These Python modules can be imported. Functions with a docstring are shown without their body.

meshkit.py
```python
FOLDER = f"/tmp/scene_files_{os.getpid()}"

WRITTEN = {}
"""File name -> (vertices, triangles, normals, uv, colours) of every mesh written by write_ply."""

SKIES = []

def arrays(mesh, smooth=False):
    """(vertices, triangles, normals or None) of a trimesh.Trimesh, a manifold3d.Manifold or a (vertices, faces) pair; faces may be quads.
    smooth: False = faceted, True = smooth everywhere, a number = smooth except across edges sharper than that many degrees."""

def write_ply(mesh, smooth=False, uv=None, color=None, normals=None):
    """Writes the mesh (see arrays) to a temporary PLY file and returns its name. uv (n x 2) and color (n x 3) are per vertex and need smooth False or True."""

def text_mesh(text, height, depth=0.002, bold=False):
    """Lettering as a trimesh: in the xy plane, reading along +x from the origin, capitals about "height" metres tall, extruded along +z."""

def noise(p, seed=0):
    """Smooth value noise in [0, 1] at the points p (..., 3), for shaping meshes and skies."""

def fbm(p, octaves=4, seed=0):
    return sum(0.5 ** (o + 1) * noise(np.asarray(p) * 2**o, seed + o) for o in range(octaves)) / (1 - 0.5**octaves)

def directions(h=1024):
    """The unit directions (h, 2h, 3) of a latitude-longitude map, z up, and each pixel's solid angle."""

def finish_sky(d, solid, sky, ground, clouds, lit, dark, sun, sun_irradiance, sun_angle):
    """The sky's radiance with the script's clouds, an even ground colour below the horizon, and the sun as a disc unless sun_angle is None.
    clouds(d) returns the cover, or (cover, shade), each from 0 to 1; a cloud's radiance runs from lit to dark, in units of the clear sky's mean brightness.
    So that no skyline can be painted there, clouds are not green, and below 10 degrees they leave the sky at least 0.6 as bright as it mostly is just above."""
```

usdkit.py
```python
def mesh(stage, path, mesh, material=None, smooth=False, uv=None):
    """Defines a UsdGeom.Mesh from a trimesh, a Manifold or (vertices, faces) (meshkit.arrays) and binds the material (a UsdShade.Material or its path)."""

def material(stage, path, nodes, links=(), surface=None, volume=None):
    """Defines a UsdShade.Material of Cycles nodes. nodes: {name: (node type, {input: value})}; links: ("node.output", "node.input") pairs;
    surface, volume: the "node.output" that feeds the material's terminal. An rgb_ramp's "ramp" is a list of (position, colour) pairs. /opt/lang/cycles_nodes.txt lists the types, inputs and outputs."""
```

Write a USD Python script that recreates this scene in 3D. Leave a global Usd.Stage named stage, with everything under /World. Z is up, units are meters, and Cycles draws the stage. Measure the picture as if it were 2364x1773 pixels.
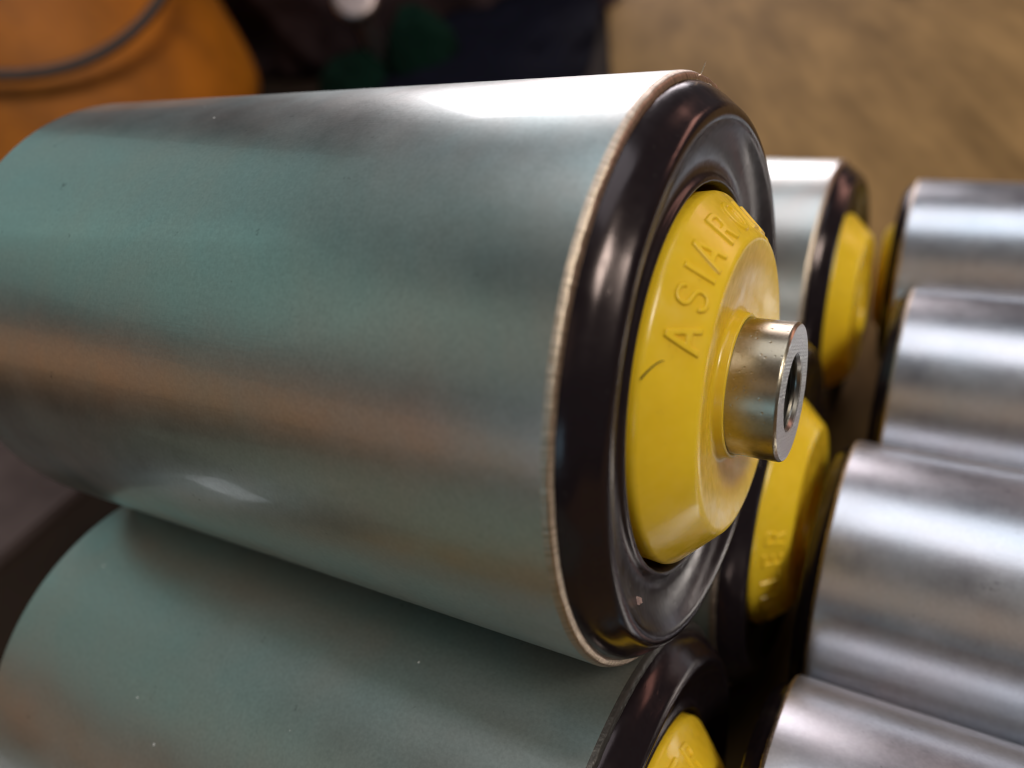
import math, random
import numpy as np
import trimesh
import shapely
from shapely.ops import unary_union
from shapely.geometry import Polygon
from scipy.ndimage import distance_transform_edt, gaussian_filter
import usdkit, meshkit
from pxr import Usd, UsdGeom, UsdLux, UsdShade, Gf, Sdf, Vt

rng = np.random.default_rng(7)
random.seed(7)
stage = Usd.Stage.CreateInMemory()
UsdGeom.SetStageUpAxis(stage, 'Z')
UsdGeom.SetStageMetersPerUnit(stage, 1.0)
UsdGeom.Xform.Define(stage, '/World')
UsdGeom.Scope.Define(stage, '/World/Looks')
MM = 0.001

# ------------------------------------------------------------------ camera
CAM = np.array([24.20, -91.10, 133.81]) * MM
RIGHT = np.array([0.86008, 0.46713, -0.20505])
UP = np.array([-0.15225, 0.61866, 0.77077])
FWD = np.array([-0.48691, 0.63171, -0.60322])
cam = UsdGeom.Camera.Define(stage, '/World/camera')
cam.CreateHorizontalApertureAttr(36.0)
cam.CreateVerticalApertureAttr(27.0)
cam.CreateFocalLengthAttr(27.72)
cam.CreateClippingRangeAttr(Gf.Vec2f(0.002, 60.0))
cam.CreateFStopAttr(15.5)
cam.CreateFocusDistanceAttr(0.0775)
cam.CreateExposureAttr(0.0)
M4 = np.eye(4)
M4[0, :3], M4[1, :3], M4[2, :3], M4[3, :3] = RIGHT, UP, -FWD, CAM
UsdGeom.Xformable(cam).AddTransformOp().Set(Gf.Matrix4d(*M4.ravel().tolist()))

# ------------------------------------------------------------------ light
def rect_light(name, az, el, dist, w, h, color, strength, target=(0, 0, 0.06)):
    a, e = math.radians(az), math.radians(el)
    d = np.array([math.cos(a) * math.cos(e), math.sin(a) * math.cos(e), math.sin(e)])
    p = np.array(target) + d * dist
    zax = d                                   # light shines along its -z
    x = np.cross([0, 0, 1.0], zax); x /= np.linalg.norm(x)
    y = np.cross(zax, x)
    L = UsdLux.RectLight.Define(stage, '/World/' + name)
    L.CreateWidthAttr(w); L.CreateHeightAttr(h)
    L.CreateIntensityAttr(strength); L.CreateColorAttr(Gf.Vec3f(*color))
    m = np.eye(4); m[0, :3], m[1, :3], m[2, :3], m[3, :3] = x, y, zax, p
    UsdGeom.Xformable(L).AddTransformOp().Set(Gf.Matrix4d(*m.ravel().tolist()))
    return L
rect_light('ceiling_lamp', 88, 72, 1.5, 1.3, 0.85, (0.86, 0.91, 1.0), 2.0)
rect_light('back_window', 113, 18, 1.9, 1.05, 0.95, (1.0, 0.92, 0.97), 6.0)
rect_light('teal_side_fill', 174, 30, 1.7, 1.0, 0.95, (0.38, 0.72, 0.70), 0.42)  # not a window: added light standing in for a teal wall mirrored in tubes
rect_light('green_side_fill', -154, 31, 1.7, 0.9, 0.80, (0.40, 0.70, 0.62), 0.33)  # second teal panel, added so the tube reflection varies in tone
rect_light('corner_fill', -127, 36, 1.7, 0.75, 0.85, (0.66, 0.74, 0.62), 0.23)  # grey-tan fill, added to lift the right middle of the top tube
rect_light('high_side_fill', 170, 63, 1.6, 0.9, 0.60, (0.76, 0.80, 0.70), 0.20)  # unseen grey panel added for the upper reflection on the big tubes
rect_light('front_blue_fill', -88, 12, 1.8, 1.3, 0.36, (0.40, 0.76, 1.0), 1.7)  # unseen source, not a window, added for blue bands on the slim rollers
rect_light('front_warm_fill', -88, 47, 1.6, 1.1, 0.55, (1.0, 0.74, 0.52), 0.30)  # added fill in place of camera and hands mirrored brown in slim tubes
rect_light('low_warm_fill', -131, 4, 1.6, 1.6, 0.30, (1.0, 0.44, 0.15), 0.38)  # added glow that makes the brown band mirrored in the big tubes
rect_light('pink_fill', 62, 17, 1.6, 0.75, 0.24, (1.0, 0.50, 0.40), 3.2)  # added light that gives the black end rings their pink reflections
rect_light('right_fill', -8, 50, 1.5, 0.42, 0.34, (1.0, 0.95, 0.85), 28.0)  # extra light added to brighten the yellow caps
dome = UsdLux.DomeLight.Define(stage, '/World/ambient_light')
dome.CreateIntensityAttr(1.0)
amb = usdkit.material(stage, '/World/Looks/ambient', {'b': ('background_shader', {'color': (1.0, 0.90, 0.95), 'strength': 0.055})}, [], surface='b.background')
UsdShade.MaterialBindingAPI.Apply(dome.GetPrim()).Bind(amb)

# ------------------------------------------------------------------ materials
MATS = {}
def mat(name, nodes, links, surface='p.BSDF'):
    MATS[name] = usdkit.material(stage, '/World/Looks/' + name, nodes, links, surface=surface)
    return MATS[name]

def zinc(name, c1, c2, rough0, rough1, coat=0.35, speck=1.0, grain=0.72):
    nodes = {
        'tc': ('texture_coordinate', {}),
        'n1': ('noise_texture', {'scale': 34.0, 'detail': 4.0, 'roughness': 0.6, 'distortion': 0.6}),
        'r1': ('rgb_ramp', {'ramp': [(0.35, c1), (0.65, c2)]}),
        'n2': ('noise_texture', {'scale': 90.0, 'detail': 5.0, 'roughness': 0.65}),
        'r2': ('map_range', {'from_min': 0.3, 'from_max': 0.7, 'to_min': rough0, 'to_max': rough1, 'clamp': True}),
        # fine ground finish: streaks along the tube
        'mp': ('mapping', {'mapping_type': 'point', 'scale': (350.0, 4200.0, 4200.0)}),
        'n3': ('noise_texture', {'scale': 1.0, 'detail': 3.0, 'roughness': 0.6}),
        # dust specks
        'v': ('voronoi_texture', {'scale': 210.0, 'feature': 'f1'}),
        'vs': ('map_range', {'from_min': 0.022, 'from_max': 0.04, 'to_min': 1.0, 'to_max': 0.0, 'clamp': True}),
        'sc': ('separate_color', {}),
        'th': ('math', {'math_type': 'less_than', 'value2': 0.30 * speck}),
        'sp': ('math', {'math_type': 'multiply'}),
        'met': ('math', {'math_type': 'subtract', 'value1': 1.0}),
        'mixc': ('mix_color', {'b': (0.75, 0.73, 0.7)}),
        # grime: few dark flecks
        'n4': ('noise_texture', {'scale': 420.0, 'detail': 3.0, 'roughness': 0.7}),
        'g4': ('map_range', {'from_min': 0.69, 'from_max': 0.76, 'to_min': 0.0, 'to_max': 0.5, 'clamp': True}),
        'mixg': ('mix_color', {'b': (0.05, 0.045, 0.04)}),
        'gn': ('noise_texture', {'scale': 2600.0, 'detail': 2.0, 'roughness': 0.7}), 'gm': ('map_range', {'from_min': 0.25, 'from_max': 0.75, 'to_min': grain, 'to_max': 1.0, 'clamp': True}),
        'gx': ('mix_color', {'blend_type': 'multiply', 'fac': 1.0}),
        'b': ('bump', {'strength': 0.18, 'distance': 0.00004}),
        'p': ('principled_bsdf', {'metallic': 1.0, 'coat_weight': coat, 'coat_roughness': 0.04, 'specular_ior_level': 0.5}),
    }
    links = [('tc.object', 'n1.vector'), ('n1.fac', 'r1.fac'), ('tc.object', 'n2.vector'), ('n2.fac', 'r2.value'),
             ('tc.object', 'mp.vector'), ('mp.vector', 'n3.vector'), ('n3.fac', 'b.height'),
             ('tc.object', 'v.vector'), ('v.distance', 'vs.value'), ('v.color', 'sc.color'), ('sc.r', 'th.value1'),
             ('vs.result', 'sp.value1'), ('th.value', 'sp.value2'), ('sp.value', 'met.value2'),
             ('r1.color', 'mixc.a'), ('sp.value', 'mixc.fac'), ('mixc.result', 'mixg.a'), ('tc.object', 'n4.vector'), ('n4.fac', 'g4.value'), ('g4.result', 'mixg.fac'),
             ('mixg.result', 'gx.a'), ('tc.object', 'gn.vector'), ('gn.fac', 'gm.value'), ('gm.result', 'gx.b'), ('gx.result', 'p.base_color'), ('r2.result', 'p.roughness'), ('met.value', 'p.metallic'), ('b.normal', 'p.normal')]
    return mat(name, nodes, links)
zinc('zinc_tube', (0.50, 0.59, 0.57), (0.61, 0.57, 0.52), 0.30, 0.39, coat=0.35, grain=0.80)
zinc('zinc_tube_dull', (0.50, 0.58, 0.55), (0.58, 0.56, 0.51), 0.38, 0.48, coat=0.12, grain=0.80)
zinc('zinc_tube_bright', (0.59, 0.63, 0.67), (0.69, 0.65, 0.66), 0.26, 0.34, coat=0.10, grain=0.85)

mat('cut_steel', {
    'tc': ('texture_coordinate', {}), 'sx': ('separate_xyz', {}), 'at': ('math', {'math_type': 'arctan2'}),
    'n': ('noise_texture', {'dimensions': '1D', 'scale': 85.0, 'detail': 4.0, 'roughness': 0.75}),
    'n2': ('noise_texture', {'scale': 900.0, 'detail': 3.0}),
    'ad': ('math', {'math_type': 'add'}),
    'r': ('rgb_ramp', {'ramp': [(0.34, (0.36, 0.28, 0.20)), (0.66, (0.70, 0.57, 0.45))]}),
    'b': ('bump', {'strength': 0.6, 'distance': 0.0001}),
    'p': ('principled_bsdf', {'metallic': 1.0, 'roughness': 0.38})},
    [('tc.object', 'sx.vector'), ('sx.y', 'at.value1'), ('sx.z', 'at.value2'), ('at.value', 'n.w'), ('n.fac', 'r.fac'), ('r.color', 'p.base_color'),
     ('tc.object', 'n2.vector'), ('n.fac', 'ad.value1'), ('n2.fac', 'ad.value2'), ('ad.value', 'b.height'), ('b.normal', 'p.normal')])

mat('black_plastic', {
    'tc': ('texture_coordinate', {}),
    'n': ('noise_texture', {'scale': 160.0, 'detail': 4.0, 'roughness': 0.6}),
    'r': ('map_range', {'from_min': 0.35, 'from_max': 0.7, 'to_min': 0.13, 'to_max': 0.27, 'clamp': True}),
    'mp': ('mapping', {'scale': (2500.0, 260.0, 900.0), 'rotation': (0.3, 0.5, 0.2)}),
    'n2': ('noise_texture', {'scale': 1.0, 'detail': 2.0}),
    's': ('map_range', {'from_min': 0.66, 'from_max': 0.72, 'to_min': 0.0, 'to_max': 1.0, 'clamp': True}),
    'b': ('bump', {'strength': 0.12, 'distance': 0.00006}),
    'sx': ('separate_xyz', {}), 'yz': ('combine_xyz', {'x': 0.0}), 'ln': ('vector_math', {'math_type': 'length'}),
    'in': ('map_range', {'from_min': 0.0262, 'from_max': 0.0255, 'to_min': 0.0, 'to_max': 0.06, 'clamp': True}), 'ra': ('math', {'math_type': 'add'}),
    'dn': ('noise_texture', {'scale': 900.0, 'detail': 4.0, 'roughness': 0.75}), 'dr': ('rgb_ramp', {'ramp': [(0.66, (0.011, 0.0075, 0.009)), (0.86, (0.07, 0.06, 0.055))]}),
    'p': ('principled_bsdf', {'specular_ior_level': 0.42, 'specular_tint': (1.0, 0.80, 0.77)})},
    [('tc.object', 'dn.vector'), ('dn.fac', 'dr.fac'), ('dr.color', 'p.base_color'), ('tc.object', 'n.vector'), ('n.fac', 'r.value'), ('tc.object', 'sx.vector'), ('sx.y', 'yz.y'), ('sx.z', 'yz.z'), ('yz.vector', 'ln.vector1'), ('ln.value', 'in.value'), ('r.result', 'ra.value1'), ('in.result', 'ra.value2'), ('ra.value', 'p.roughness'), ('tc.object', 'mp.vector'), ('mp.vector', 'n2.vector'),
     ('n2.fac', 's.value'), ('s.result', 'b.height'), ('b.normal', 'p.normal')])

def yellow(name, col, sss):
    nodes = {
        'tc': ('texture_coordinate', {}),
        'n': ('noise_texture', {'scale': 120.0, 'detail': 4.0, 'roughness': 0.6}),
        'r': ('rgb_ramp', {'ramp': [(0.3, tuple(0.88 * c for c in col)), (0.7, col)]}),
        # faint grime and scuffs
        'g': ('noise_texture', {'scale': 420.0, 'detail': 5.0, 'roughness': 0.75}),
        'gr': ('map_range', {'from_min': 0.62, 'from_max': 0.80, 'to_min': 0.0, 'to_max': 0.40, 'clamp': True}),
        'mx': ('mix_color', {'b': (0.30, 0.17, 0.02)}),
        'n2': ('noise_texture', {'scale': 600.0, 'detail': 3.0}),
        'rr': ('map_range', {'from_min': 0.3, 'from_max': 0.7, 'to_min': 0.17, 'to_max': 0.34, 'clamp': True}),
        'b': ('bump', {'strength': 0.10, 'distance': 0.00006}),
        'p': ('principled_bsdf', {'specular_ior_level': 0.5, 'subsurface_weight': sss, 'subsurface_scale': 0.0012, 'subsurface_radius': (0.8, 0.75, 0.4)})}
    links = [('tc.object', 'n.vector'), ('n.fac', 'r.fac'), ('r.color', 'mx.a'), ('tc.object', 'g.vector'), ('g.fac', 'gr.value'), ('gr.result', 'mx.fac'),
             ('mx.result', 'p.base_color'), ('tc.object', 'n2.vector'), ('n2.fac', 'rr.value'),
             ('rr.result', 'p.roughness'), ('n2.fac', 'b.height'), ('b.normal', 'p.normal')]
    return mat(name, nodes, links)
yellow('yellow_plastic', (0.95, 0.59, 0.026), 0.35)
yellow('yellow_letters', (0.92, 0.585, 0.026), 0.0)

mat('shaft_steel', {
    'tc': ('texture_coordinate', {}),
    'n': ('noise_texture', {'scale': 150.0, 'detail': 5.0, 'roughness': 0.7}),
    'r': ('rgb_ramp', {'ramp': [(0.3, (0.33, 0.28, 0.19)), (0.7, (0.45, 0.39, 0.31))]}),
    'v': ('voronoi_texture', {'scale': 1500.0}),
    'vr': ('map_range', {'from_min': 0.0, 'from_max': 0.22, 'to_min': 0.0, 'to_max': 1.0, 'clamp': True}),
    'rr': ('map_range', {'from_min': 0.3, 'from_max': 0.7, 'to_min': 0.22, 'to_max': 0.38, 'clamp': True}),
    'b': ('bump', {'strength': 0.5, 'distance': 0.00004}),
    'p': ('principled_bsdf', {'metallic': 1.0})},
    [('tc.object', 'n.vector'), ('n.fac', 'r.fac'), ('r.color', 'p.base_color'), ('n.fac', 'rr.value'), ('rr.result', 'p.roughness'),
     ('tc.object', 'v.vector'), ('v.distance', 'vr.value'), ('vr.result', 'b.height'), ('b.normal', 'p.normal')])
mat('sawn_steel', {
    'tc': ('texture_coordinate', {}),
    'mp': ('mapping', {'rotation': (0.62, 0.0, 0.0)}),
    'w': ('wave_texture', {'wave_type': 'bands', 'bands_direction': 'z', 'profile': 'sine', 'scale': 900.0, 'distortion': 5.0, 'detail': 2.0, 'detail_scale': 2.0}),
    'n': ('noise_texture', {'scale': 900.0, 'detail': 4.0}),
    'ad': ('math', {'math_type': 'multiply_add', 'value2': 0.6}),
    'b': ('bump', {'strength': 0.4, 'distance': 0.00005}),
    'p': ('principled_bsdf', {'metallic': 1.0, 'base_color': (0.56, 0.55, 0.53), 'roughness': 0.36})},
    [('tc.object', 'mp.vector'), ('mp.vector', 'w.vector'), ('tc.object', 'n.vector'), ('n.fac', 'ad.value1'), ('w.fac', 'ad.value3'), ('ad.value', 'b.height'), ('b.normal', 'p.normal')])

def plain(name, color, rough, metallic=0.0, bump=0.0, bscale=300.0, var=0.25, vscale=60.0):
    nodes = {'tc': ('texture_coordinate', {}), 'n': ('noise_texture', {'scale': vscale, 'detail': 5.0, 'roughness': 0.6}),
             'r': ('rgb_ramp', {'ramp': [(0.3, tuple(c * (1 - var) for c in color)), (0.7, tuple(min(1, c * (1 + var)) for c in color))]}),
             'n2': ('noise_texture', {'scale': bscale, 'detail': 4.0}), 'b': ('bump', {'strength': bump, 'distance': 0.0004}),
             'p': ('principled_bsdf', {'roughness': rough, 'metallic': metallic, 'specular_ior_level': 0.5 if rough < 0.7 else 0.06})}
    return mat(name, nodes, [('tc.object', 'n.vector'), ('n.fac', 'r.fac'), ('r.color', 'p.base_color'), ('tc.object', 'n2.vector'), ('n2.fac', 'b.height'), ('b.normal', 'p.normal')])
plain('orange_plastic', (0.40, 0.118, 0.002), 0.6, bump=0.5, bscale=120.0, var=0.38, vscale=22.0)
plain('dark_cloth', (0.040, 0.024, 0.025), 0.9, bump=0.4, bscale=900.0)
plain('green_cloth', (0.003, 0.013, 0.008), 0.9, bump=0.4, bscale=900.0)
plain('navy_cloth', (0.004, 0.004, 0.009), 0.95, bump=0.3, bscale=900.0)
plain('cable_rubber', (0.045, 0.025, 0.018), 0.55)
plain('shaded_edge', (0.045, 0.04, 0.035), 0.45, metallic=0.5, bump=0.3, bscale=1500.0)  # cut steel again, with its dark reflection put into the colour
plain('bore_steel', (0.30, 0.28, 0.25), 0.3, metallic=1.0)
plain('fitting_steel', (0.40, 0.32, 0.31), 0.42, metallic=1.0)
plain('foil', (0.88, 0.88, 0.87), 0.38, metallic=1.0, var=0.05)
plain('hair_dark', (0.03, 0.02, 0.01), 0.5)
plain('crumb', (0.35, 0.24, 0.22), 0.8)
plain('lint', (0.30, 0.26, 0.25), 0.9)
plain('copper_burr', (0.75, 0.55, 0.40), 0.35, metallic=0.8)
plain('added_green_sheet', (0.21, 0.23, 0.18), 0.8)
plain('grey_sheet', (0.075, 0.054, 0.05), 0.8)
plain('floor_concrete', (0.020, 0.012, 0.008), 0.75, bump=0.3, bscale=300.0, var=0.3, vscale=12.0)
mat('brown_board', {
    'tc': ('texture_coordinate', {}),
    'mp': ('mapping', {'mapping_type': 'texture', 'rotation': (0.0, 0.0, 1.983), 'scale': (0.10, 0.006, 0.03)}), 'mp2': ('mapping', {'mapping_type': 'texture', 'rotation': (0.0, 0.0, 1.983), 'scale': (0.085, 0.022, 0.05)}),
    'n': ('noise_texture', {'scale': 1.0, 'detail': 4.0, 'roughness': 0.6}),
    'n2': ('noise_texture', {'scale': 1.0, 'detail': 5.0, 'roughness': 0.65}),
    'ad': ('math', {'math_type': 'multiply_add', 'value2': 0.2}),
    'r': ('rgb_ramp', {'ramp': [(0.36, (0.125, 0.070, 0.024)), (0.80, (0.285, 0.166, 0.062))]}),
    'v': ('noise_texture', {'scale': 17.0, 'detail': 2.0}),
    'vr': ('map_range', {'from_min': 0.64, 'from_max': 0.74, 'to_min': 0.0, 'to_max': 0.55, 'clamp': True}),
    'mx': ('mix_color', {'b': (0.055, 0.027, 0.009)}),
    'n3': ('noise_texture', {'scale': 1100.0, 'detail': 3.0}),
    'b': ('bump', {'strength': 0.25, 'distance': 0.0002}),
    'p': ('principled_bsdf', {'roughness': 0.8, 'specular_ior_level': 0.05})},
    [('tc.object', 'mp.vector'), ('mp.vector', 'n.vector'), ('tc.object', 'mp2.vector'), ('mp2.vector', 'n2.vector'), ('n.fac', 'ad.value1'), ('n2.fac', 'ad.value3'), ('ad.value', 'r.fac'),
     ('tc.object', 'v.vector'), ('v.fac', 'vr.value'), ('r.color', 'mx.a'), ('vr.result', 'mx.fac'), ('mx.result', 'p.base_color'),
     ('tc.object', 'n3.vector'), ('n3.fac', 'b.height'), ('b.normal', 'p.normal')])

# ------------------------------------------------------------------ helpers
USED = {}
def path_for(name, parent):
    base = parent + '/' + name
    k = USED.get(base, 0); USED[base] = k + 1
    return base if k == 0 else f'{base}_{k:03d}'
def tag(prim, label=None, category=None, group=None, kind=None):
    for k, v in (('label', label), ('category', category), ('group', group), ('kind', kind)):
        if v: prim.SetCustomDataByKey(k, v)
    return prim
def obj(name, mesh, material, parent='/World', smooth=32):
    parent = parent if isinstance(parent, str) else str(parent.GetPath())
    if isinstance(mesh, tuple):
        mesh = trimesh.Trimesh(*mesh, process=False)
    mesh = mesh.copy(); mesh.apply_scale(MM)
    return usdkit.mesh(stage, path_for(name, parent), mesh, MATS[material], smooth=smooth).GetPrim()
def thing(name, matrix=None):
    x = UsdGeom.Xform.Define(stage, path_for(name, '/World'))
    if matrix is not None:
        x.AddTransformOp().Set(Gf.Matrix4d(*np.asarray(matrix).ravel().tolist()))
    return x.GetPrim()
def pose(pos, axis, roll):
    """row-vector matrix: local X along axis, local Y,Z turned by roll about it"""
    ax = np.array(axis, float); ax /= np.linalg.norm(ax)
    e1 = np.array([0, 1.0, 0]) - ax * ax[1]; e1 /= np.linalg.norm(e1)
    e2 = np.cross(ax, e1); c, s = math.cos(math.radians(roll)), math.sin(math.radians(roll))
    m = np.eye(4); m[0, :3] = ax; m[1, :3] = c * e1 + s * e2; m[2, :3] = -s * e1 + c * e2; m[3, :3] = np.array(pos) * MM
    return m
def fillet(pts, radii, n=5):
    """rounds the corners of an open profile"""
    pts = [np.array(p, float) for p in pts]; out = [pts[0]]
    for i in range(1, len(pts) - 1):
        r = radii.get(i, 0)
        if r <= 0: out.append(pts[i]); continue
        a, b = pts[i - 1] - pts[i], pts[i + 1] - pts[i]
        la, lb = np.linalg.norm(a), np.linalg.norm(b); d = min(r, 0.48 * la, 0.48 * lb)
        p0, p1 = pts[i] + a / la * d, pts[i] + b / lb * d
        for t in np.linspace(0, 1, n + 1):
            out.append((1 - t) ** 2 * p0 + 2 * t * (1 - t) * pts[i] + t * t * p1)
    out.append(pts[-1]); return np.array(out)
def lathe(profile, n=192, wob=None):
    """profile of (x, r), revolved about X; faces look to the left of the travel direction"""
    pr = np.asarray(profile, float); t = np.linspace(0, 2 * np.pi, n, endpoint=False)
    x = np.repeat(pr[:, 0][:, None], n, 1); r = np.repeat(pr[:, 1][:, None], n, 1)
    if wob is not None: x, r = wob(x, r, t[None])
    v = np.stack([x, r * np.cos(t), r * np.sin(t)], -1).reshape(-1, 3)
    k = len(pr); i, j = np.meshgrid(np.arange(k - 1), np.arange(n), indexing='ij'); j2 = (j + 1) % n
    a, b, c, d = i * n + j, i * n + j2, (i + 1) * n + j2, (i + 1) * n + j
    q = np.stack([a, b, c, d], -1).reshape(-1, 4)
    f = np.vstack([q[:, [0, 1, 2]], q[:, [0, 2, 3]]])
    m = trimesh.Trimesh(v, f, process=True)
    m.update_faces(m.nondegenerate_faces()); m.fix_normals()
    return m
def tube(pts, rad, n=10):
    pts = np.asarray(pts, float); rad = np.broadcast_to(rad, len(pts)); V = []; up = np.array([0.2, 0.3, 0.93])
    T = np.gradient(pts, axis=0); T /= np.linalg.norm(T, axis=1)[:, None]
    for p, t, r in zip(pts, T, rad):
        a = np.cross(t, up); a /= np.linalg.norm(a); b = np.cross(t, a); up = -np.cross(t, a) if False else up
        th = np.linspace(0, 2 * np.pi, n, endpoint=False)
        V.append(p + r * (np.cos(th)[:, None] * a + np.sin(th)[:, None] * b))
    V = np.vstack(V); F = []
    for i in range(len(pts) - 1):
        for j in range(n):
            a, b = i * n + j, i * n + (j + 1) % n
            F += [[a, b, b + n], [a, b + n, a + n]]
    V = np.vstack([V, pts[0], pts[-1]]); c0, c1 = len(V) - 2, len(V) - 1; o = (len(pts) - 1) * n
    for j in range(n):
        F += [[c0, (j + 1) % n, j], [c1, o + j, o + (j + 1) % n]]
    m = trimesh.Trimesh(V, F, process=False); m.fix_normals(); return m

# ------------------------------------------------------------------ setting
def board_mesh():
    poly = Polygon([(-98, -155), (125, -155), (125, -420), (700, -420), (700, 900), (-424, 900), (-151, 281), (-140, 240), (-98, 200)])
    m = trimesh.creation.extrude_polygon(poly, 4.0, engine='earcut'); m.apply_translation([0, 0, -4.9]); return m
fl = trimesh.creation.box([6000, 6000, 10]); fl.apply_translation([0, 0, -9.9])
tag(obj('floor', fl, 'floor_concrete', smooth=False), kind='structure')
gs = trimesh.creation.extrude_polygon(Polygon([(-194, -165), (-190, 60), (-420, 90), (-520, -200), (-340, -240)]), 3.0, engine='earcut'); gs.apply_translation([0, 0, -4.89])
tag(obj('grey_sheet', gs, 'grey_sheet', smooth=False), 'dull mauve grey sheet on the dark floor left of the rollers', 'sheet')
gg = trimesh.creation.extrude_polygon(Polygon([(-330, -480), (120, -480), (120, -160), (-105, -160), (-330, -250)]), 3.0, engine='earcut'); gg.apply_translation([0, 0, -4.85])  # out of view, added to brighten the lower side of the top roller
tag(obj('added_green_sheet', gg, 'added_green_sheet', smooth=False), 'unseen pale grey green sheet added on the floor in front for its reflection low on the top roller', 'sheet')
tag(obj('brown_board', board_mesh(), 'brown_board', smooth=False), 'flat brown stained board lying under all the rollers', 'board')

# ------------------------------------------------------------------ roller parts
TUBE_L = 84.5
def tube_wob(x, r, t):
    return x, r
def tube_body(R, L):
    ch = 0.8 * R / 30
    prof = [(-ch, R), (-L * 0.25, R), (-L * 0.5, R), (-L * 0.75, R), (-L + ch, R), (-L, R - 1.1), (-L + 0.3, R - 1.7), (-L * 0.5, R - 1.7), (-ch - .2, R - 1.7)]
    return lathe(prof, 256)
def rim_mesh(R):
    k = R / 30
    prof = fillet([(-0.8 * k, R - 0.004), (-0.22 * k, R - 0.22 * k), (0.0, R - 0.80 * k), (-0.3 * k, R - 1.2 * k)], {1: 0.22, 2: 0.12}, 4)
    def wob(x, r, t):
        p = np.stack([np.cos(t) * 9, np.sin(t) * 9, 0 * t], -1)
        n = meshkit.noise(p * 14 + 40, 3) - 0.5; n2 = meshkit.noise(p * 3 + 40, 5) - 0.5
        w = np.linspace(0, 1, x.shape[0])[:, None]; w = np.sin(np.pi * w)
        return x + (0.10 * n + 0.07 * n2) * w, r + 0.05 * n * w
    return lathe(prof, 720, wob)
def housing_mesh(R, stretch=1.0):
    k = R / 30
    P = [(-0.6, 29.2), (0.05, 29.05), (1.2, 28.5), (2.35, 27.5), (3.05, 26.95), (3.35, 26.35), (3.2, 25.65), (2.4, 24.7), (1.65, 23.3), (1.25, 21.9), (1.25, 20.9), (1.8, 20.35), (1.9, 19.95), (1.3, 19.7), (-5.0, 19.5), (-5.0, 8.0)]
    P = [(a * k * stretch, b * k) for a, b in P]
    return lathe(fillet(P, {i: 0.9 * k for i in range(2, 14)} | {4: .5 * k, 5: .5 * k, 6: .5 * k, 11: .25 * k, 12: .22 * k, 13: .3 * k}, 4), 224)
CONE = ((2.15, 19.1), (6.5, 14.85))          # base edge and face edge of the cap's cone
def cap_mesh(k=1.0, collar=True, short=1.0):
    if collar:
        tail = [(6.5, 14.85), (6.0, 12.0), (5.3, 9.2), (5.1, 7.5), (6.25, 7.35), (6.35, 7.15), (6.25, 6.95), (3.0, 6.95)]
        rad = {1: .5, 2: 1.0, 3: .55, 4: 1.5, 5: 1.5, 6: .8, 7: .15, 8: .1, 9: .1}
    else:
        tail = [(6.5, 14.85), (6.35, 12.0), (6.4, 8.6), (7.0, 6.9), (6.9, 5.9), (6.0, 5.05), (-3.5, 5.0), (-3.5, 0.01)]
        rad = {1: .5, 2: 1.0, 3: .55, 4: 1.2, 5: 1.2, 6: .7, 7: .5, 8: .5, 9: .2}
    P = [(-4.5, 18.7), (1.2, 19.0), (2.15, 19.1)] + tail
    P = [(a * k * (short if a > 0 else 1), b * k) for a, b in P]
    return lathe(fillet(P, {i: r * k for i, r in rad.items()}, 6), 192)

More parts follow.
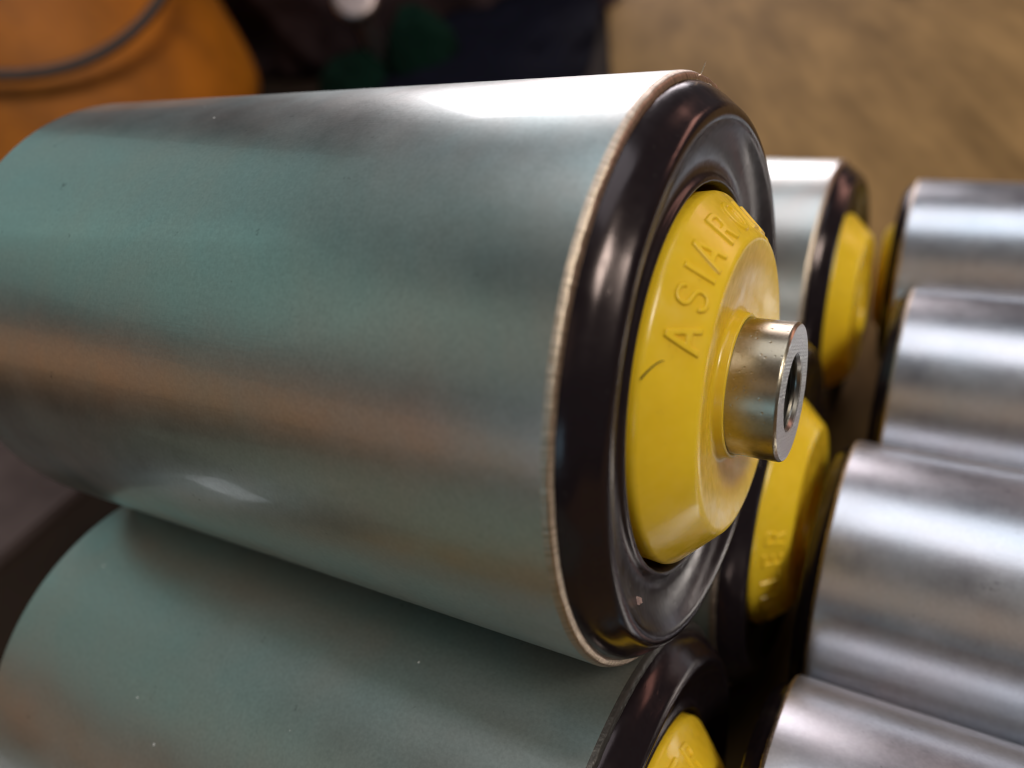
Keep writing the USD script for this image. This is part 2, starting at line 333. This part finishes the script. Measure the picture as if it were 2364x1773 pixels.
GLYPH = {}
def glyph(ch, h):
    """embossed letter: a soft-edged relief sheet (u along the text, v towards the rim, w height)"""
    if ch in GLYPH: return GLYPH[ch]
    if ch == 'I':
        m = trimesh.creation.box([0.58, h, 1.0]); m.apply_translation([0.29, h / 2, 0.5])
    else:
        m = meshkit.text_mesh(ch, h, 1.0, bold=ch != 'S')
    tri = m.triangles[np.asarray(m.face_normals)[:, 2] < -0.9][:, :, :2]
    poly = unary_union([Polygon(t).buffer(1e-4) for t in tri])
    x0, y0, x1, y1 = poly.bounds; s = 0.05; pad = 0.25
    gx = np.arange(x0 - pad, x1 + pad + s, s); gy = np.arange(y0 - pad, y1 + pad + s, s)
    X, Y = np.meshgrid(gx, gy)
    fx, fy = np.meshgrid(np.arange(x0 - pad, x1 + pad, s / 3), np.arange(y0 - pad, y1 + pad, s / 3))
    ins = shapely.contains_xy(poly, fx.ravel(), fy.ravel()).reshape(fx.shape)
    sd = (distance_transform_edt(ins) - distance_transform_edt(~ins)) * s / 3
    sd = gaussian_filter(sd, 1.2)
    from scipy.ndimage import map_coordinates
    d = map_coordinates(sd, [(Y - fy[0, 0]) / (s / 3), (X - fx[0, 0]) / (s / 3)], order=1, mode='nearest')
    t = np.clip((d + 0.17) / 0.27, 0, 1); H = t * t * (3 - 2 * t)
    GLYPH[ch] = (X - (x0 + x1) / 2, Y - 0.0, H); return GLYPH[ch]
LETTERS = [('A', 128), ('S', 115.5), ('I', 106.8), ('A', 98.3), ('R', 83.5), ('O', 69.5), ('L', 56.5), ('L', 45.5), ('E', 34.0), ('R', 22.0)]
def letter_mesh(ch, phi0, h=3.2):
    X, Y, H = glyph(ch, h)
    (xb, rb), (xf, rf) = CONE
    sl = math.hypot(xf - xb, rb - rf); nx, nr = (rb - rf) / sl, (xf - xb) / sl
    s = 0.80 * sl - Y                                # distance from the base edge along the slope
    x = xb + (xf - xb) * s / sl; r = rb + (rf - rb) * s / sl
    hh = -0.05 + 0.27 * H
    x = x + nx * hh; r = r + nr * hh
    ph = math.radians(phi0) - 0.86 * X / 16.3
    V = np.stack([x, r * np.cos(ph), r * np.sin(ph)], -1).reshape(-1, 3)
    a, b = H.shape; i, j = np.meshgrid(np.arange(a - 1), np.arange(b - 1), indexing='ij')
    keep = (np.maximum.reduce([H[:-1, :-1], H[1:, :-1], H[:-1, 1:], H[1:, 1:]]) > 0).ravel()
    q = np.stack([i * b + j, i * b + j + 1, (i + 1) * b + j + 1, (i + 1) * b + j], -1).reshape(-1, 4)[keep]
    m = trimesh.Trimesh(V, np.vstack([q[:, [0, 1, 2]], q[:, [0, 2, 3]]]), process=False)
    m.remove_unreferenced_vertices()
    c = m.vertices.mean(0); nn = m.face_normals.mean(0)
    if nn @ [nx, nr * math.cos(math.radians(phi0)), nr * math.sin(math.radians(phi0))] < 0: m.invert()
    return m
def mirror(m, L):
    m = m.copy(); m.vertices[:, 0] = -L - m.vertices[:, 0]; m.invert(); return m

def build_roller(root, R, L, shaft, tube_mat, letters=True, edge='cut_steel', short=1.0):
    k = R / 30
    tb = obj('tube', tube_body(R, L), tube_mat, root)
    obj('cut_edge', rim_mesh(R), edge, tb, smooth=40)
    for far in (False, True):
        fix = (lambda m: mirror(m, L)) if far else (lambda m: m)
        obj('end_housing', fix(housing_mesh(R, 1.0 if R > 25 else 0.85)), 'black_plastic', root, smooth=50)
        cp = obj('bearing_cap', fix(cap_mesh(k, shaft and not far, short)), 'yellow_plastic', root, smooth=50)
        if letters and not far:
            for ch, ph in LETTERS:
                obj('letter', letter_mesh(ch, ph), 'yellow_letters', cp, smooth=True)
    if shaft:
        P = [(-8.0, 6.92), (10.85, 6.92), (11.1, 6.72)]
        sh = obj('shaft', lathe(fillet(P, {1: .15}, 3), 160), 'shaft_steel', root, smooth=30)
        # threaded bore
        pitch, n = 1.25, 8; pr = [(11.1, 6.72), (11.12, 6.6), (11.12, 4.05), (11.0, 3.92)]
        obj('end_face', lathe(pr, 160), 'sawn_steel', sh, smooth=20)
        bore = [(11.0, 3.92)]
        for i in range(n):
            x = 10.7 - i * pitch; bore += [(x, 3.70), (x - 0.15, 3.68), (x - 0.62, 4.35), (x - 0.74, 4.35)]
        bore += [(0.0, 3.65), (0.0, 0.02)]
        obj('threaded_bore', lathe(bore, 128), 'bore_steel', sh, smooth=20)

# ------------------------------------------------------------------ rollers, near stack
M_POS, M_AX = (-0.65, -30.34, 80.96), (1.0, 0.013, 0.011)
main = thing('conveyor_roller', pose(M_POS, M_AX, 0))
build_roller(main, 30.0, TUBE_L, True, 'zinc_tube')
tag(main, 'large zinc roller lying on top of the others with threaded shaft end showing', 'roller', 'large rollers with yellow ends')

low = thing('conveyor_roller', pose((0, 0, 29.2), (1, 0, 0), 124))
build_roller(low, 30.0, TUBE_L, False, 'zinc_tube')
tag(low, 'large roller right behind the top roller with an empty hole in its yellow cap', 'roller', 'large rollers with yellow ends')
def copy_roller(src, pos, axis, roll, label, group):
    r = thing('conveyor_roller', pose(pos, axis, roll))
    r.GetReferences().AddInternalReference(src.GetPath())
    UsdGeom.Xformable(r).GetOrderedXformOps()[0].Set(Gf.Matrix4d(*pose(pos, axis, roll).ravel().tolist()))
    r.SetInstanceable(True)
    return tag(r, label, 'roller', group)
near = thing('conveyor_roller', pose((0.07, -60.86, 29.1), (1, 0, 0), 33))
build_roller(near, 30.0, TUBE_L, False, 'zinc_tube_dull', edge='shaded_edge')
tag(near, 'large greenish roller in the foreground, in front of and beneath the top roller', 'roller', 'large rollers with yellow ends')
copy_roller(low, (-2.8, 61.9, 29.1), (1, 0, 0), 205, 'farthest large roller, lying on the brown board behind the other yellow capped ones', 'large rollers with yellow ends')

# ------------------------------------------------------------------ smaller rollers lying end to end with them
RQ = 22.59
QZ = RQ - 0.9                      # axis height of the slimmer rollers
QAX = (1.0, 0.001, -0.008)
q0 = thing('conveyor_roller', pose((11.0, 85.41, QZ), QAX, 180))
def flip(pos, roll):      # these show their left-hand end: local X points away from us
    return pose(pos, (-QAX[0], -QAX[1], -QAX[2]), roll)
UsdGeom.Xformable(q0).GetOrderedXformOps()[0].Set(Gf.Matrix4d(*flip((9.0, 85.41, QZ), 180).ravel().tolist()))
build_roller(q0, RQ, 120.0, False, 'zinc_tube_bright', letters=False)
GQ = 'bright slimmer rollers at the right'
tag(q0, 'bright slim roller at the back of the right hand row, highest against the brown board', 'roller', GQ)
q1 = None
for pos, lab in (((13.64, 40.21, QZ), 'second slim bright roller from the back in the right hand row'),
                 ((11.26, -5.18, QZ), 'slim bright roller third from the back in the right hand row'),
                 ((11.6, -50.4, QZ), 'nearest slim bright roller in the bottom right corner')):
    r = thing('conveyor_roller', flip(pos, 40))
    if q1 is None:
        q1 = r; build_roller(q1, RQ, 120.0, False, 'zinc_tube_bright', letters=False, short=0.5)
    else:
        r.GetReferences().AddInternalReference(q1.GetPath())
        UsdGeom.Xformable(r).GetOrderedXformOps()[0].Set(Gf.Matrix4d(*flip(pos, 40).ravel().tolist()))
        r.SetInstanceable(True)
    tag(r, lab, 'roller', GQ)

# ------------------------------------------------------------------ orange tub, cable
def zlathe(pr, n=128):
    m = lathe([(b, a) for a, b in pr], n); v = m.vertices.copy(); m.vertices = np.column_stack([v[:, 1], v[:, 2], v[:, 0]]); m.fix_normals(); return m
tubm = zlathe(fillet([(0.01, -4), (116, -4), (129, 0), (132, 12), (131, 26), (127, 52), (121, 82), (114, 116), (107, 140), (0.01, 146)], {1: 6, 2: 8, 3: 6, 4: 8, 5: 14, 6: 14, 7: 14, 8: 8}, 4))
tubm.apply_translation([-499, 194, -0.5])
tag(obj('orange_tub', tubm, 'orange_plastic', smooth=60), 'orange plastic tub with sloping sides and rounded foot, out of focus at upper left', 'tub')
tdir = np.array([-402.0, 237.0]); tdir /= np.linalg.norm(tdir); side = np.array([tdir[1], -tdir[0]])   # to the right seen from here
base = np.array([24.2, -91.1]) + tdir * 458
cp = []
for a in np.linspace(-250, 70, 60):
    t = math.radians(a); R_ = 96
    w = R_ * math.cos(t); h = 66 + R_ + R_ * math.sin(t)
    back = max(0.0, (h - 66)) * 0.36
    xy = base + side * (w + 6) + tdir * back
    cp.append((xy[0], xy[1], h))
tag(obj('cable', tube(cp, 2.9, 12), 'cable_rubber', smooth=60), 'dark cable hanging in a loop across the front of the orange tub', 'cable')

# ------------------------------------------------------------------ dark clutter beyond the rollers
def heap(center, size, seed, amp=0.35, freq=2.2, sub=5):
    m = trimesh.creation.icosphere(sub); v = m.vertices
    n = meshkit.fbm(v * freq + 20 + seed * 7.3, 4, seed) - 0.5; rdg = np.abs(meshkit.fbm(v * freq * 1.7 + 60 + seed, 3, seed + 5) - 0.5)
    v = v * (1 + amp * n - amp * 0.9 * rdg)[:, None]; v = v * np.array(size); v[:, 2] = np.maximum(v[:, 2], -size[2] * 0.15)
    m.vertices = v + np.array(center) + [0, 0, size[2] * 0.15]; m.fix_normals(); return m
tag(obj('dark_cloth', heap((-395, 425, -4), (185, 110, 190), 3), 'dark_cloth', smooth=60), 'crumpled black cloth heap between the orange tub and the navy cloth', 'cloth')
tag(obj('green_rag', heap((-300, 262, -4), (26, 22, 30), 5, 0.3, 1.2), 'green_cloth', smooth=60), 'dark green rag lying low beside the orange tub', 'rag')
tag(obj('green_rag', heap((-262, 278, -4), (24, 20, 44), 8, 0.3, 1.2), 'green_cloth', smooth=60), 'taller dark green rag near the navy cloth', 'rag')
fit = thing('metal_fitting')
fm = lathe(fillet([(-9, 0.01), (-9, 9), (0, 9), (1.5, 12), (6, 12), (7.5, 10), (7.5, 5), (5.5, 4.5), (5.5, 0.01)], {1: 2, 3: 1, 4: 1, 5: 1}, 3), 48)
def put(m, p, d):
    T = trimesh.geometry.align_vectors([1, 0, 0], d); m = m.copy(); m.apply_transform(T); m.apply_translation(p); return m
obj('fitting_body', put(fm, (-283, 262, 54), (0.5, -0.6, 0.6)), 'fitting_steel', fit)
obj('fitting_stem', put(lathe([(-48, 0.01), (-48, 5), (-9.2, 5), (-9.2, 0.01)], 32), (-283, 262, 54), (0.1, -0.3, 0.95)), 'fitting_steel', fit)
tag(fit, 'small shiny round metal fitting sticking up in front of the dark cloth', 'fitting')
nv = heap((0, 0, -4), (230, 80, 26), 11, 0.2); nv.apply_transform(trimesh.transformations.rotation_matrix(math.radians(114), [0, 0, 1])); nv.apply_translation([-292, 402, 0])
tag(obj('navy_cloth', nv, 'navy_cloth', smooth=60), 'dark navy cloth lying flat along the edge of the brown board', 'cloth')
for n_, (sz, c_, lab) in enumerate((((22, 15), (-150, -135), 'small unseen scrap of bright foil added left of the foreground roller for a glint on the top one'),)):
    pp = trimesh.creation.box([sz[0], sz[1], 0.4]).subdivide().subdivide().subdivide().subdivide(); v = pp.vertices
    v[:, 2] += 4 * (meshkit.fbm(np.column_stack([v[:, 0], v[:, 1], 0 * v[:, 0] + 5 * n_]) * 0.05 + 9, 3, 4) - 0.2); nf = np.array([0.40, 0.43, 0.81]); nf /= np.linalg.norm(nf); pp.vertices = v
    pp.apply_transform(trimesh.geometry.align_vectors([0, 0, 1], nf)); pp.apply_translation([*c_, -4.0 - pp.vertices[:, 2].min()])  # out of view, added and tilted to send ceiling light onto the roller
    tag(obj('added_glint_foil', pp, 'foil', smooth=40), lab, 'foil')

# ------------------------------------------------------------------ small things
ax = np.array(M_AX); ax /= np.linalg.norm(ax); MP = pose(M_POS, M_AX, 0)
def on_main(x, r, phi):
    p = np.array([x, r * math.cos(math.radians(phi)), r * math.sin(math.radians(phi))]); return p @ MP[:3, :3] + np.array(M_POS)
hp = []
for t in np.linspace(0, 1, 18):
    q = 0.02 + 0.30 * t
    x = CONE[0][0] + (CONE[1][0] - CONE[0][0]) * q; r = CONE[0][1] + (CONE[1][1] - CONE[0][1]) * q
    hp.append(on_main(x + 0.12 + 0.2 * math.sin(3 * t), r + 0.12, 141 - 11 * t + 5.5 * t * t))
tag(obj('hair', tube(hp, np.linspace(0.085, 0.03, 18), 6), 'hair_dark'), 'short dark curved hair stuck on the yellow cap of the top roller', 'hair')
bp = [on_main(-0.3 + 0.7 * t, 29.6 + 0.9 * t - 0.35 * math.sin(4 * t), 66 - 2.5 * t + 1.5 * t * t) for t in np.linspace(0, 1, 10)]
tag(obj('metal_burr', tube(bp, np.linspace(0.09, 0.03, 10), 6), 'copper_burr'), 'tiny curled metal burr on the upper cut edge of the top roller', 'burr')
cm = heap((0, 0, 0), (0.9, 0.5, 0.5), 2, 0.7, sub=3); cm.apply_translation(on_main(1.35, 23.4, 205))
tag(obj('debris_crumb', cm, 'crumb'), 'small pinkish crumb of debris in the black end ring of the top roller', 'crumb')

parts = []
for i in range(16):
    a0, a1 = -62 + rng.uniform(0, 14), -56 + rng.uniform(-10, 22)
    r0, r1 = rng.uniform(21, 25), rng.uniform(25.5, 28)
    P0, P1 = on_main(2.6, r0, a0), on_main(3.0 + rng.uniform(0, 1.4), r1, a1)
    bend = rng.normal(0, 0.7, 3)
    ts = np.linspace(0, 1, 9)[:, None]
    parts.append(tube(P0 * (1 - ts) + P1 * ts + bend * np.sin(np.pi * ts) + rng.normal(0, 0.06, (9, 3)), 0.028, 5))
tag(obj('lint_tuft', trimesh.util.concatenate(parts), 'lint'), 'wisp of grey lint caught at the lower right edge of the top roller', 'lint')
